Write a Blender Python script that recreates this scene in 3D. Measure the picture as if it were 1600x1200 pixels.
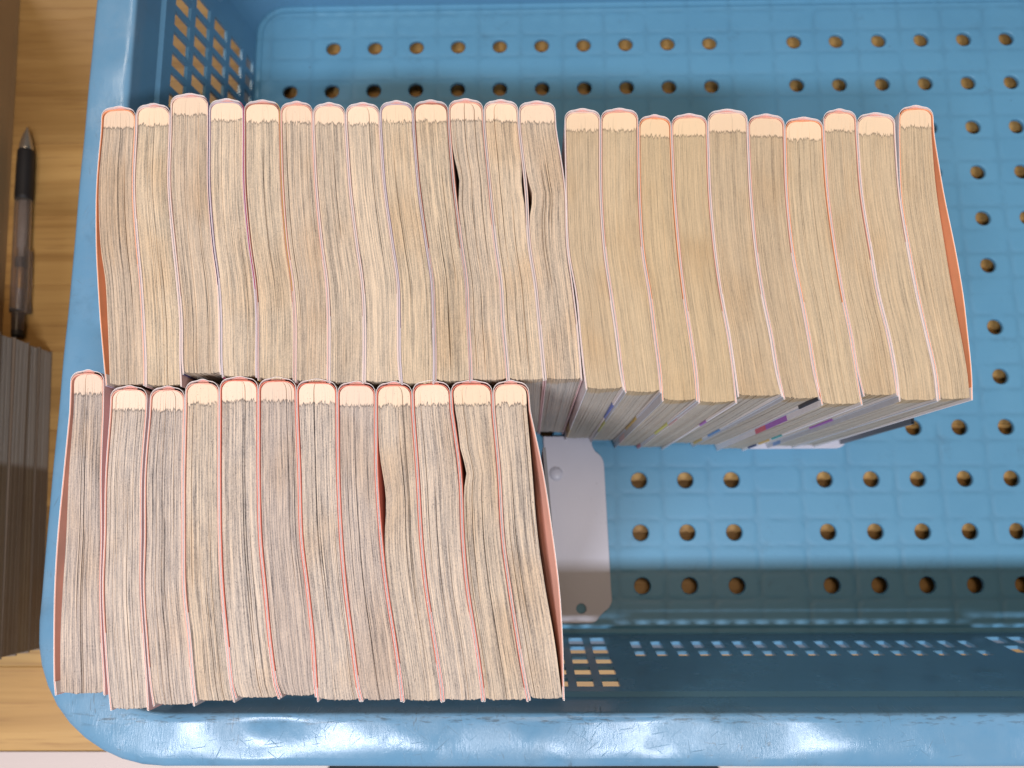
import bpy, bmesh, math, random
import numpy as np
from mathutils import Matrix, Vector

random.seed(7)
rng = np.random.default_rng(7)
for o in list(bpy.data.objects):
    bpy.data.objects.remove(o)
scene = bpy.context.scene
COL = scene.collection

# ------------------------------------------------------------------ camera
P = 0.0263                      # spacing of the drain holes across the tub, metres
F_PX = 1300.0                   # focal length in pixels of the 1600 px wide photograph
RV = np.array([-0.177232316, 0.0181868491, -0.00608746747])
TV = np.array([-5.28974659, -8.05678067, 19.9951406])
_t = np.linalg.norm(RV); _k = RV / _t
_K = np.array([[0, -_k[2], _k[1]], [_k[2], 0, -_k[0]], [-_k[1], _k[0], 0]])
RM = np.eye(3) + math.sin(_t) * _K + (1 - math.cos(_t)) * _K @ _K
CC = -RM.T @ TV                 # camera centre in hole units (column, row, depth)


def unp(u, v, h):
    """photo pixel -> (column, row) on the level plane h hole-units above the tub floor"""
    d = RM.T @ np.array([(u - 800) / F_PX, (v - 600) / F_PX, 1.0])
    s = (-h - CC[2]) / d[2]
    q = CC + s * d
    return q[0], q[1]


def W(c, r, h):
    return Vector((c * P, -r * P, h * P))


D = np.diag([1., -1., -1.])
Rwc = D @ RM @ D
Cw = P * (D @ CC)
mw = np.eye(4); mw[:3, :3] = Rwc.T; mw[:3, 3] = Cw
cam_d = bpy.data.cameras.new('camera')
cam = bpy.data.objects.new('camera', cam_d); COL.objects.link(cam)
cam.matrix_world = Matrix(mw.tolist())
cam_d.sensor_fit = 'HORIZONTAL'; cam_d.sensor_width = 36.0
cam_d.lens = 36.0 * F_PX / 1600.0
cam_d.clip_start = 0.01; cam_d.clip_end = 20.0
cam_d.dof.use_dof = True
cam_d.dof.focus_distance = 0.315
cam_d.dof.aperture_fstop = 11.0
scene.camera = cam

# ------------------------------------------------------------------ light
world = bpy.data.worlds.new('World'); scene.world = world; world.use_nodes = True
bg = world.node_tree.nodes['Background']
bg.inputs['Color'].default_value = (1.0, 0.80, 0.64, 1); bg.inputs['Strength'].default_value = 0.125


def area(name, loc, target, sx, sy, power, color):
    l = bpy.data.lights.new(name, 'AREA'); l.shape = 'RECTANGLE'; l.size = sx; l.size_y = sy
    l.energy = power; l.color = color
    o = bpy.data.objects.new(name, l); COL.objects.link(o)
    o.location = loc
    d = Vector(target) - Vector(loc)
    o.rotation_euler = d.to_track_quat('-Z', 'Y').to_euler()
    return o


T0 = (0.15, -0.25, 0.1)
# two ceiling tubes in a row above and in front of the tub (the photographer stands between them)
area('ceiling_tube_lamp', (-0.42, -1.10, 1.65), (-0.42, -0.3, 0.05), 0.62, 0.10, 25, (0.87, 0.90, 1.0))
area('ceiling_tube_lamp', (0.56, -1.10, 1.65), (0.56, -0.3, 0.05), 0.50, 0.10, 18, (0.87, 0.90, 1.0))
# warm lamps overhead and further back in the room
area('ceiling_panel_lamp', (-0.84, 0.80, 1.65), (0.0, -0.1, 0.1), 0.5, 0.10, 7.0, (1.0, 0.90, 0.78))
area('ceiling_panel_lamp', (0.30, -0.05, 2.0), T0, 0.9, 0.5, 8.5, (1.0, 0.74, 0.50))
scene.view_settings.view_transform = 'Standard'
scene.view_settings.look = 'None'
scene.view_settings.gamma = 1.0
scene.view_settings.exposure = 0.0
scene.view_settings.use_curve_mapping = False
scene.render.engine = 'CYCLES'

# ------------------------------------------------------------------ helpers


def tag(o, label=None, cat=None, group=None, kind=None):
    for k, v in (('label', label), ('category', cat), ('group', group), ('kind', kind)):
        if v:
            o[k] = v
    return o


def empty(name, loc=(0, 0, 0)):
    o = bpy.data.objects.new(name, None); COL.objects.link(o); o.location = loc
    o.empty_display_size = 0.02
    return o


def mesh_obj(name, verts, faces, mats, parent=None, fmat=None, uvs=None, smooth=False, loc=(0, 0, 0)):
    me = bpy.data.meshes.new(name)
    me.from_pydata([tuple(v) for v in verts], [], faces)
    for m in (mats if isinstance(mats, (list, tuple)) else [mats]):
        me.materials.append(m)
    if fmat is not None:
        me.polygons.foreach_set('material_index', fmat)
    if uvs is not None:
        uvl = me.uv_layers.new(name='UVMap')
        li = np.zeros(len(me.loops), dtype=np.int32); me.loops.foreach_get('vertex_index', li)
        uvl.data.foreach_set('uv', np.asarray(uvs, dtype=np.float32)[li].ravel())
    if smooth:
        me.polygons.foreach_set('use_smooth', [True] * len(me.polygons))
    me.update()
    o = bpy.data.objects.new(name, me); COL.objects.link(o)
    o.location = loc
    if parent:
        o.parent = parent
    return o


class MB:
    """mesh collector"""
    def __init__(s):
        s.v = []; s.f = []; s.m = []

    def quad(s, a, b, c, d, m=0):
        n = len(s.v); s.v += [a, b, c, d]; s.f.append((n, n + 1, n + 2, n + 3)); s.m.append(m)

    def grid(s, rows, m=0, close=False, flip=False):
        """rows: list of equally long point lists"""
        n0 = len(s.v); nr = len(rows); nc = len(rows[0])
        for r in rows:
            s.v += list(r)
        for i in range(nr - 1):
            for j in range(nc if close else nc - 1):
                a = n0 + i * nc + j; b = n0 + i * nc + (j + 1) % nc
                q = (a, b, b + nc, a + nc)
                s.f.append(q[::-1] if flip else q)
                s.m.append(m[j] if isinstance(m, list) else m)

    def box(s, x0, x1, y0, y1, z0, z1, m=0):
        n = len(s.v)
        s.v += [Vector((x, y, z)) for z in (z0, z1) for y in (y0, y1) for x in (x0, x1)]
        for q in ((0, 2, 3, 1), (4, 5, 7, 6), (0, 1, 5, 4), (2, 6, 7, 3), (0, 4, 6, 2), (1, 3, 7, 5)):
            s.f.append(tuple(n + i for i in q)); s.m.append(m)

    def lathe(s, prof, seg=24, m=0):
        """prof: (radius, y) list, revolved around the local Y axis"""
        rows = []
        for r, y in prof:
            rows.append([Vector((r * math.cos(2 * math.pi * k / seg), y, r * math.sin(2 * math.pi * k / seg))) for k in range(seg)])
        s.grid(rows, m, close=True)

    def build(s, name, mats, parent=None, smooth=False, loc=(0, 0, 0), merge=None):
        o = mesh_obj(name, s.v, s.f, mats, parent, fmat=s.m, smooth=smooth, loc=loc)
        if merge:
            bm = bmesh.new(); bm.from_mesh(o.data)
            bmesh.ops.remove_doubles(bm, verts=bm.verts, dist=merge)
            bmesh.ops.recalc_face_normals(bm, faces=bm.faces)
            bm.to_mesh(o.data); bm.free()
        return o


# ------------------------------------------------------------------ material helpers


class NT:
    def __init__(s, name):
        s.mat = bpy.data.materials.new(name); s.mat.use_nodes = True
        s.nt = s.mat.node_tree; s.N = s.nt.nodes; s.L = s.nt.links
        s.b = s.N['Principled BSDF']

    def n(s, typ, **kw):
        o = s.N.new(typ)
        for k, v in kw.items():
            setattr(o, k, v)
        return o

    def put(s, sock, val):
        if isinstance(val, bpy.types.NodeSocket):
            s.L.new(val, sock)
        elif val is not None:
            if hasattr(sock.default_value, '__len__') and not hasattr(val, '__len__'):
                val = [val] * len(sock.default_value)
            elif hasattr(val, '__len__') and len(val) == 3 and len(sock.default_value) == 4:
                val = (*val, 1)
            sock.default_value = val

    def math(s, op, a, b=None, c=None, clamp=False):
        o = s.n('ShaderNodeMath', operation=op, use_clamp=clamp)
        for i, v in enumerate((a, b, c)):
            if v is not None:
                s.put(o.inputs[i], v)
        return o.outputs[0]

    def mix(s, f, a, b, mode='MIX'):
        o = s.n('ShaderNodeMix', data_type='RGBA', blend_type=mode)
        s.put(o.inputs[0], f); s.put(o.inputs[6], a); s.put(o.inputs[7], b)
        return o.outputs[2]

    def noise(s, vec, scale=1.0, detail=2.0, rough=0.5, dist=0.0, dim='3D', w=None):
        o = s.n('ShaderNodeTexNoise', noise_dimensions=dim)
        if vec is not None:
            s.put(o.inputs['Vector'], vec)
        s.put(o.inputs['Scale'], scale); s.put(o.inputs['Detail'], detail)
        s.put(o.inputs['Roughness'], rough); s.put(o.inputs['Distortion'], dist)
        if w is not None:
            s.put(o.inputs['W'], w)
        return o.outputs['Fac']

    def comb(s, x, y, z):
        o = s.n('ShaderNodeCombineXYZ')
        for i, v in enumerate((x, y, z)):
            s.put(o.inputs[i], v)
        return o.outputs[0]

    def sep(s, v):
        o = s.n('ShaderNodeSeparateXYZ'); s.put(o.inputs[0], v)
        return o.outputs

    def ramp(s, f, *stops, interp='LINEAR'):
        o = s.n('ShaderNodeValToRGB'); cr = o.color_ramp; cr.interpolation = interp
        while len(cr.elements) < len(stops):
            cr.elements.new(0.5)
        for e, (p, c) in zip(cr.elements, stops):
            e.position = p
            e.color = (*c, 1) if hasattr(c, '__len__') else (c, c, c, 1)
        s.put(o.inputs[0], f)
        return o.outputs[0]

    def sstep(s, x, lo, hi):
        o = s.n('ShaderNodeMapRange', interpolation_type='SMOOTHSTEP')
        s.put(o.inputs[0], x); s.put(o.inputs[1], lo); s.put(o.inputs[2], hi)
        return o.outputs[0]

    def bump(s, h, strength=0.3, dist=0.001, normal=None):
        o = s.n('ShaderNodeBump'); s.put(o.inputs['Strength'], strength); s.put(o.inputs['Distance'], dist)
        s.put(o.inputs['Height'], h)
        if normal is not None:
            s.put(o.inputs['Normal'], normal)
        return o.outputs[0]

    def coord(s, which='Object'):
        return s.n('ShaderNodeTexCoord').outputs[which]

    def rand(s):
        return s.n('ShaderNodeObjectInfo').outputs['Random']

    def out(s, color=None, rough=None, normal=None, **kw):
        if color is not None:
            s.put(s.b.inputs['Base Color'], color)
        if rough is not None:
            s.put(s.b.inputs['Roughness'], rough)
        if normal is not None:
            s.put(s.b.inputs['Normal'], normal)
        for k, v in kw.items():
            s.put(s.b.inputs[k], v)
        return s.mat


def scalev(t, vec, sc):
    o = t.n('ShaderNodeVectorMath', operation='MULTIPLY')
    t.put(o.inputs[0], vec); t.put(o.inputs[1], sc)
    return o.outputs[0]


def plain(name, col, rough=0.6, **kw):
    t = NT(name)
    nz = t.noise(t.coord(), 220.0, 3)
    c = t.mix(t.math('MULTIPLY', nz, 0.25), col, tuple(x * 0.6 for x in col))
    return t.out(c, rough, **kw)


def page_material(name, light, grey, dark, cream, contrast, ink, seed):
    """edges of a block of pages; UV is in millimetres: x across the pages, y from the spine on"""
    t = NT(name)
    uv = t.coord('UV'); s = t.sep(uv); u, v = s[0], s[1]
    r = t.rand()
    off = t.math('MULTIPLY_ADD', r, 87.0, seed)
    uw = t.math('ADD', u, t.math('MULTIPLY', t.noise(t.comb(0.0, t.math('MULTIPLY', v, 0.04), off), 1.0, 1), 0.3))
    a = t.noise(t.comb(t.math('MULTIPLY', uw, 0.8), t.math('MULTIPLY', v, 0.008), off), 1.0, 2, 0.6)
    b = t.noise(t.comb(t.math('MULTIPLY', uw, 2.5), t.math('MULTIPLY', v, 0.018), off), 1.0, 3, 0.7)
    c = t.noise(t.comb(t.math('MULTIPLY', uw, 3.0), t.math('MULTIPLY', v, 0.10), t.math('ADD', off, 5.0)), 1.0, 3, 0.7)
    g = t.noise(t.comb(t.math('MULTIPLY', u, 3.0), t.math('MULTIPLY', v, 1.5), off), 1.0, 3, 0.75)
    m = t.math('MULTIPLY', a, 0.12)
    m = t.math('MULTIPLY_ADD', b, 0.40, m)
    m = t.math('MULTIPLY_ADD', c, 0.28, m)
    m = t.math('MULTIPLY_ADD', g, 0.20, m)
    m = t.math('MULTIPLY_ADD', t.math('SUBTRACT', m, 0.5), contrast, 0.5, clamp=True)
    col = t.ramp(m, (0.08, dark), (0.36, grey), (0.60, tuple(0.45 * x + 0.55 * y for x, y in zip(grey, light))), (0.86, light))
    # large stains of age
    age = t.noise(t.comb(t.math('MULTIPLY', u, 0.05), t.math('MULTIPLY', v, 0.025), off), 1.0, 2)
    col = t.mix(t.math('MULTIPLY', t.sstep(age, 0.45, 0.75), 0.30), col, (0.80, 0.60, 0.36), 'MULTIPLY')
    # specks of ink
    sp = t.noise(t.comb(t.math('MULTIPLY', u, 1.9), t.math('MULTIPLY', v, 1.2), t.math('ADD', off, 9.0)), 1.0, 2, 0.6)
    col = t.mix(t.math('MULTIPLY', t.sstep(sp, 0.66, 0.73), ink), col, dark)
    # unprinted gutter margin next to the spine with its ragged ink border
    jag = t.noise(t.comb(t.math('MULTIPLY', u, 0.95), off, 0.0), 1.0, 3, 0.85)
    edge = t.math('MULTIPLY_ADD', t.math('SUBTRACT', jag, 0.5), 8.0, 8.2)
    dlt = t.math('SUBTRACT', v, edge)
    inm = t.sstep(dlt, 0.12, -0.12)
    fine = t.noise(t.comb(t.math('MULTIPLY', u, 1.6), t.math('MULTIPLY', v, 0.05), off), 1.0, 2)
    cr = t.mix(t.math('MULTIPLY', t.sstep(fine, 0.62, 0.72), 0.35), cream, grey)
    brk = t.noise(t.comb(t.math('MULTIPLY', u, 0.9), t.math('MULTIPLY', v, 0.8), t.math('ADD', off, 3.0)), 1.0, 2)
    line = t.math('MULTIPLY', t.sstep(t.math('ABSOLUTE', t.math('SUBTRACT', dlt, 0.1)), 0.65, 0.15), t.sstep(brk, 0.30, 0.48))
    spk = t.math('MULTIPLY', t.sstep(sp, 0.68, 0.74), ink)
    cr = t.mix(spk, cr, dark)
    col = t.mix(inm, col, cr)
    col = t.mix(t.math('MULTIPLY', line, 0.70), col, tuple(0.8 * x for x in dark))
    col = t.mix(1.0, col, t.ramp(r, (0.0, (0.90, 0.88, 0.87)), (0.5, (1.02, 1.02, 1.0)), (1.0, (0.95, 0.92, 0.83))), 'MULTIPLY')
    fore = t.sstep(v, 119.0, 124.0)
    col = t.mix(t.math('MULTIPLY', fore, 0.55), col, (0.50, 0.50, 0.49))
    hgt = t.math('MULTIPLY_ADD', b, 0.6, t.math('MULTIPLY', c, 0.5))
    hgt = t.math('MULTIPLY_ADD', g, 0.35, hgt)
    nrm = t.bump(hgt, t.math('MULTIPLY_ADD', inm, -0.45, 0.55), 0.0007)
    return t.out(col, 0.88, nrm, **{'Specular IOR Level': 0.2})


M = {}
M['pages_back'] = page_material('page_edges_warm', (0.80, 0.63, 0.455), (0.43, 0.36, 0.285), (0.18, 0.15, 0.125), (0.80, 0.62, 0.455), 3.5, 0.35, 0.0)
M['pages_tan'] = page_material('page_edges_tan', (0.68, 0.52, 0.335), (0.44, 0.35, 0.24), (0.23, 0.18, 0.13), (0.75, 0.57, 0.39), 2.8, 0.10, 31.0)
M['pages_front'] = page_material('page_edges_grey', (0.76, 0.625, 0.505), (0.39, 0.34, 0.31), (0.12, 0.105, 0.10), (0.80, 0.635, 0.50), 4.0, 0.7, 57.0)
M['pages_stack'] = page_material('page_edges_shaded', (0.25, 0.195, 0.14), (0.19, 0.15, 0.11), (0.10, 0.08, 0.06), (0.25, 0.195, 0.14), 1.5, 0.1, 91.0)  # stack pages: shade beside the tub put into darker colours


def paper(name, col, rough=0.5):
    t = NT(name)
    nz = t.noise(t.coord(), 160.0, 3)
    c = t.mix(t.math('MULTIPLY', t.sstep(nz, 0.4, 0.75), 0.2), col, tuple(x * 0.72 for x in col))
    c = t.mix(t.math('MULTIPLY', t.rand(), 0.08), c, (0.9, 0.66, 0.58))
    return t.out(c, rough, **{'Specular IOR Level': 0.35})


M['jacket'] = paper('jacket_paper_white', (0.90, 0.83, 0.79))
M['cover_salmon'] = paper('cover_card_salmon', (0.82, 0.42, 0.32), 0.65)
M['cover_pale'] = paper('cover_card_pale_pink', (0.84, 0.60, 0.52), 0.65)
M['cover_brown'] = paper('cover_card_red_brown', (0.45, 0.16, 0.11), 0.65)
M['cover_lilac'] = paper('cover_card_lilac', (0.56, 0.44, 0.52), 0.65)
M['cover_red'] = paper('cover_card_red', (0.74, 0.20, 0.13), 0.65)
M['cover_orange'] = paper('cover_card_orange', (0.90, 0.36, 0.17), 0.65)
M['spine_lining'] = paper('spine_lining_rose', (0.62, 0.30, 0.25), 0.8)
PRINT = {'white': (0.80, 0.74, 0.74), 'pink': (0.80, 0.52, 0.50), 'lilac': (0.56, 0.48, 0.58), 'navy': (0.03, 0.03, 0.14),
         'magenta': (0.62, 0.06, 0.20), 'yellow': (0.80, 0.52, 0.14), 'grey': (0.55, 0.55, 0.58), 'blue': (0.06, 0.13, 0.48),
         'lime': (0.60, 0.58, 0.10), 'violet': (0.40, 0.12, 0.50), 'black': (0.02, 0.02, 0.03), 'sky': (0.10, 0.26, 0.55),
         'teal': (0.10, 0.42, 0.42), 'red': (0.70, 0.12, 0.16), 'ochre': (0.62, 0.40, 0.06)}
for k, c in PRINT.items():
    M['print_' + k] = paper('jacket_print_' + k, c, 0.35)


def plastic_material():
    t = NT('blue_plastic')
    oc = t.coord(); x, y, z = t.sep(oc)
    n1 = t.noise(oc, 14.0, 3)
    n2 = t.noise(oc, 90.0, 4, 0.6)
    col = t.mix(n1, (0.088, 0.230, 0.375), (0.122, 0.285, 0.435))
    # dirt in patches and fine dark scratches
    w1 = t.noise(scalev(t, oc, (420.0, 90.0, 200.0)), 1.0, 2, 0.6, 1.2)
    w2 = t.noise(scalev(t, oc, (150.0, 700.0, 300.0)), 1.0, 2, 0.6, 0.8)
    wear = t.sstep(t.noise(oc, 22.0, 3, 0.6), 0.50, 0.68)
    ontop = t.sstep(z, 0.108, 0.1135)
    sc = t.math('MAXIMUM', t.sstep(w1, 0.66, 0.72), t.sstep(w2, 0.68, 0.74))
    sc = t.math('MULTIPLY', t.math('MULTIPLY', sc, wear), ontop)
    def hair(ang, seed):
        ca, sa = math.cos(ang), math.sin(ang)
        al = t.math('ADD', t.math('MULTIPLY', x, ca), t.math('MULTIPLY', y, sa))
        ac = t.math('SUBTRACT', t.math('MULTIPLY', y, ca), t.math('MULTIPLY', x, sa))
        q = t.noise(t.comb(t.math('MULTIPLY', al, 70.0), t.math('MULTIPLY', ac, 1500.0), seed), 1.0, 1, 0.5)
        return t.sstep(q, 0.70, 0.77)
    hr = hair(0.15, 3.0)
    for an, sd in ((1.1, 7.0), (1.75, 11.0), (2.5, 17.0), (0.7, 23.0)):
        hr = t.math('MAXIMUM', hr, hair(an, sd))
    hr = t.math('MULTIPLY', t.math('MULTIPLY', hr, ontop), t.sstep(t.noise(oc, 26.0, 2), 0.42, 0.62))
    sc = t.math('MAXIMUM', sc, t.math('MULTIPLY', hr, 0.6))
    col = t.mix(t.math('MULTIPLY', sc, 0.85), col, (0.05, 0.07, 0.08))
    haze = t.math('MULTIPLY', t.math('MULTIPLY', t.math('MULTIPLY_ADD', wear, 0.6, n2), ontop), 0.40)
    col = t.mix(haze, col, (0.22, 0.33, 0.43))
    grime = t.math('MULTIPLY', t.sstep(t.noise(oc, 55.0, 4, 0.7), 0.52, 0.80), 0.38)
    col = t.mix(grime, col, (0.07, 0.14, 0.20))
    band = t.math('ADD', y, (14.33 - 6.24) * P)                      # strip just outside the inner front edge
    band = t.sstep(t.math('ABSOLUTE', band), 0.0035, 0.0005)
    rub = t.math('MULTIPLY', t.math('MULTIPLY', band, ontop), t.sstep(t.noise(scalev(t, oc, (130.0, 600.0, 50.0)), 1.0, 3, 0.7), 0.50, 0.66))
    col = t.mix(t.math('MULTIPLY', rub, 0.6), col, (0.06, 0.07, 0.07))
    rough = t.math('MULTIPLY_ADD', n2, 0.20, 0.10)
    rough = t.math('MULTIPLY_ADD', wear, 0.12, rough)
    rough = t.math('MULTIPLY_ADD', hr, 0.3, rough)
    dent = t.noise(scalev(t, oc, (1.0, 1.0, 0.3)), 30.0, 1)
    scr = t.noise(scalev(t, oc, (900.0, 160.0, 300.0)), 1.0, 2, 0.6, 2.0)
    nb = t.bump(dent, t.math('MULTIPLY', ontop, 0.24), 0.004)
    nb = t.bump(scr, t.math('MULTIPLY_ADD', wear, 0.25, 0.05), 0.0006, nb)
    nb = t.bump(n2, 0.08, 0.0008, nb)
    nb = t.bump(t.math('SUBTRACT', 1.0, hr), 0.3, 0.0003, nb)
    return t.out(col, rough, nb, **{'Specular IOR Level': 0.27})


M['plastic'] = plastic_material()
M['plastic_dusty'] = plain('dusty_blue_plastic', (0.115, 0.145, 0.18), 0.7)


def floor_plastic():
    t = NT('blue_plastic_floor')
    oc = t.coord(); x, y, z = t.sep(oc)
    # shallow moulded pads: a groove half way between columns and around every half row
    rowc = t.math('ADD', t.math('MULTIPLY', y, -1 / P), 6.24)            # rows counted from the first holes
    rowc = t.math('SUBTRACT', rowc, t.math('MULTIPLY', t.math('GREATER_THAN', rowc, 6.24), 0.3128))
    def near(q):
        return t.math('ABSOLUTE', t.math('SUBTRACT', t.math('FRACT', t.math('ADD', q, 0.5)), 0.5))
    ax = near(t.math('MULTIPLY', x, 1 / P))
    ay = t.math('MULTIPLY', near(t.math('MULTIPLY', rowc, 2 / 1.117)), 0.5585)
    rad = 0.13
    ex = t.math('MAXIMUM', t.math('SUBTRACT', ax, 0.46 - rad), 0.0)
    ey = t.math('MAXIMUM', t.math('SUBTRACT', ay, 0.245 - rad), 0.0)
    sd = t.math('SUBTRACT', t.math('SQRT', t.math('ADD', t.math('MULTIPLY', ex, ex), t.math('MULTIPLY', ey, ey))), rad)
    wob = t.noise(oc, 70.0, 2)
    g = t.math('MULTIPLY', t.sstep(sd, -0.07, 0.06), t.sstep(wob, 0.25, 0.62))
    n1 = t.noise(oc, 18.0, 4, 0.6); n2 = t.noise(oc, 130.0, 3, 0.6)
    col = t.mix(n1, (0.084, 0.245, 0.385), (0.115, 0.305, 0.45))
    col = t.mix(t.math('MULTIPLY', g, 0.19), col, (0.045, 0.11, 0.17))
    dirt = t.sstep(t.noise(oc, 40.0, 5, 0.75), 0.57, 0.80)
    col = t.mix(t.math('MULTIPLY', dirt, 0.45), col, (0.06, 0.12, 0.17))
    speck = t.sstep(t.noise(oc, 240.0, 2), 0.76, 0.80)
    col = t.mix(t.math('MULTIPLY', speck, 0.6), col, (0.04, 0.05, 0.06))
    nb = t.bump(t.math('SUBTRACT', 1.0, g), 0.24, 0.0009)
    nb = t.bump(n2, 0.10, 0.0006, nb)
    return t.out(col, t.math('MULTIPLY_ADD', n1, 0.2, 0.36), nb, **{'Specular IOR Level': 0.4})


M['plastic_floor'] = floor_plastic()


def wood_material():
    t = NT('laminated_wood')
    oc = t.coord('Object'); r = t.rand()
    x, y, z = t.sep(oc)
    vec = t.comb(t.math('MULTIPLY', x, 3.0), t.math('MULTIPLY', y, 55.0), t.math('MULTIPLY', r, 60.0))
    g1 = t.noise(vec, 1.0, 3, 0.6, 0.8)
    vec2 = t.comb(t.math('MULTIPLY', x, 22.0), t.math('MULTIPLY', y, 520.0), t.math('MULTIPLY', r, 60.0))
    g2 = t.noise(vec2, 1.0, 3, 0.6)
    col = t.ramp(g1, (0.25, (0.29, 0.158, 0.050)), (0.5, (0.43, 0.255, 0.090)), (0.75, (0.54, 0.34, 0.130)))
    col = t.mix(t.math('MULTIPLY', t.sstep(g2, 0.52, 0.72), 0.42), col, (0.22, 0.10, 0.035))
    col = t.mix(1.0, col, t.ramp(r, (0.0, (0.76, 0.70, 0.60)), (0.5, (0.98, 0.98, 0.92)), (1.0, (1.12, 1.06, 0.94))), 'MULTIPLY')
    nb = t.bump(g2, 0.12, 0.0005)
    return t.out(col, t.math('MULTIPLY_ADD', g2, 0.2, 0.38), nb)


M['wood'] = wood_material()


def cardboard_material():
    t = NT('brown_cardboard')
    oc = t.coord(); 
    g = t.noise(scalev(t, oc, (60.0, 12.0, 500.0)), 1.0, 3)
    n = t.noise(oc, 30.0, 4)
    col = t.mix(n, (0.36, 0.235, 0.115), (0.44, 0.30, 0.155))
    col = t.mix(t.math('MULTIPLY', g, 0.3), col, (0.24, 0.15, 0.07))
    return t.out(col, 0.8, t.bump(g, 0.2, 0.0006))


M['cardboard'] = cardboard_material()


def vinyl_floor():
    t = NT('pale_vinyl')
    oc = t.coord(); x, y, z = t.sep(oc)
    n = t.noise(scalev(t, oc, (4.0, 60.0, 1.0)), 1.0, 4, 0.6)
    col = t.mix(n, (0.56, 0.46, 0.42), (0.66, 0.56, 0.51))
    ln = t.sstep(t.math('ABSOLUTE', t.math('SUBTRACT', t.math('FRACT', t.math('MULTIPLY', y, 9.0)), 0.5)), 0.03, 0.0)
    col = t.mix(t.math('MULTIPLY', ln, 0.5), col, (0.40, 0.32, 0.28))
    return t.out(col, 0.45)


M['vinyl'] = vinyl_floor()


def metal_paint(name, col, rough=0.4):
    t = NT(name)
    oc = t.coord(); n = t.noise(oc, 25.0, 3); f = t.noise(oc, 600.0, 2)
    c = t.mix(n, col, tuple(x * 0.85 for x in col))
    sc = t.sstep(t.noise(scalev(t, oc, (300.0, 60.0, 60.0)), 1.0, 2, 0.6, 1.5), 0.70, 0.75)
    c = t.mix(t.math('MULTIPLY', sc, 0.4), c, (0.15, 0.14, 0.15))
    return t.out(c, rough, t.bump(f, 0.12, 0.0004), **{'Specular IOR Level': 0.4})


M['bookend'] = metal_paint('grey_white_enamel', (0.54, 0.535, 0.60), 0.38)
M['bookend_dark'] = metal_paint('dark_grey_enamel', (0.15, 0.165, 0.19), 0.4)
M['rivet'] = metal_paint('bare_steel', (0.62, 0.62, 0.64), 0.3); M['rivet'].node_tree.nodes['Principled BSDF'].inputs['Metallic'].default_value = 0.9
M['stack_cover'] = paper('shaded_cover_card', (0.17, 0.135, 0.10), 0.6)  # stack covers darkened too, shade put into the card colour
M['black'] = plain('black_fabric', (0.012, 0.012, 0.013), 0.8)
M['rubber'] = plain('black_rubber', (0.012, 0.012, 0.014), 0.55)
M['pen_metal'] = plain('pen_metal', (0.62, 0.60, 0.56), 0.25, Metallic=0.9)
M['brass'] = plain('pen_brass', (0.62, 0.42, 0.20), 0.3, Metallic=0.9)
M['pen_white'] = plain('pen_refill', (0.50, 0.46, 0.44), 0.4)
M['pen_clear'] = plain('pen_clear_plastic', (0.80, 0.74, 0.70), 0.08, **{'Transmission Weight': 0.92, 'IOR': 1.3})
M['pen_smoke'] = plain('pen_smoked_plastic', (0.30, 0.26, 0.24), 0.12, **{'Transmission Weight': 0.8, 'IOR': 1.3})

# ------------------------------------------------------------------ the setting: table and floor
ZT = -0.38 * P                                  # table top below the tub floor
floor = MB(); floor.quad(Vector((-4, -5, 0)), Vector((4, -5, 0)), Vector((4, 4, 0)), Vector((-4, 4, 0)))
tag(floor.build('floor', M['vinyl'], loc=(0, 0, -0.72)), kind='structure')

table = empty('table', (0.25, -0.2, -0.72))
tag(table, 'light brown table of glued wooden strips under the blue tub', 'table')
ROW_FRONT = 15.98
y = -ROW_FRONT * P
def stave_mesh(w, l, h=0.028, c=0.0004):
    b = MB(); x, yy = l / 2, w / 2
    lo = [Vector((sx * x, sy * yy, -h)) for sx, sy in ((-1, -1), (1, -1), (1, 1), (-1, 1))]
    mid = [Vector((sx * x, sy * yy, -c)) for sx, sy in ((-1, -1), (1, -1), (1, 1), (-1, 1))]
    top = [Vector((sx * (x - c), sy * (yy - c), 0)) for sx, sy in ((-1, -1), (1, -1), (1, 1), (-1, 1))]
    b.grid([lo, mid, top], close=True)
    b.quad(*top)
    return b
r = 0
while y < 0.30:
    w = (0.045, 0.048, 0.042)[r % 3]
    x = -0.78 - 0.29 * random.random()
    while x < 1.05:
        l = random.choice((0.30, 0.36, 0.42))
        s = stave_mesh(w - 0.00004, l - 0.00004).build('stave', M['wood'])
        s.parent = table
        s.location = Vector((x + l / 2, y + w / 2, ZT)) - table.location
        x += l
    y += w; r += 1
for lx, ly in ((-0.45, -0.36), (0.98, -0.36), (-0.45, 0.2), (0.98, 0.2)):
    b = MB(); b.box(-0.02, 0.02, -0.02, 0.02, 0.0, 0.72 + ZT - 0.0285)
    o = b.build('leg', M['rubber'], table); o.location = Vector((lx, ly, -0.72)) - table.location

# ------------------------------------------------------------------ the tub
tub = empty('storage_tub', W(11, 6.24, 0))
tag(tub, 'blue plastic tub with drain holes and scuffed rim holding the standing books', 'tub')
FX0, FX1, FY0, FY1, FR = -0.86, 22.86, -1.10, 13.575, 0.72      # inner floor outline in hole units
HT = 4.42                                                        # rim height


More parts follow.
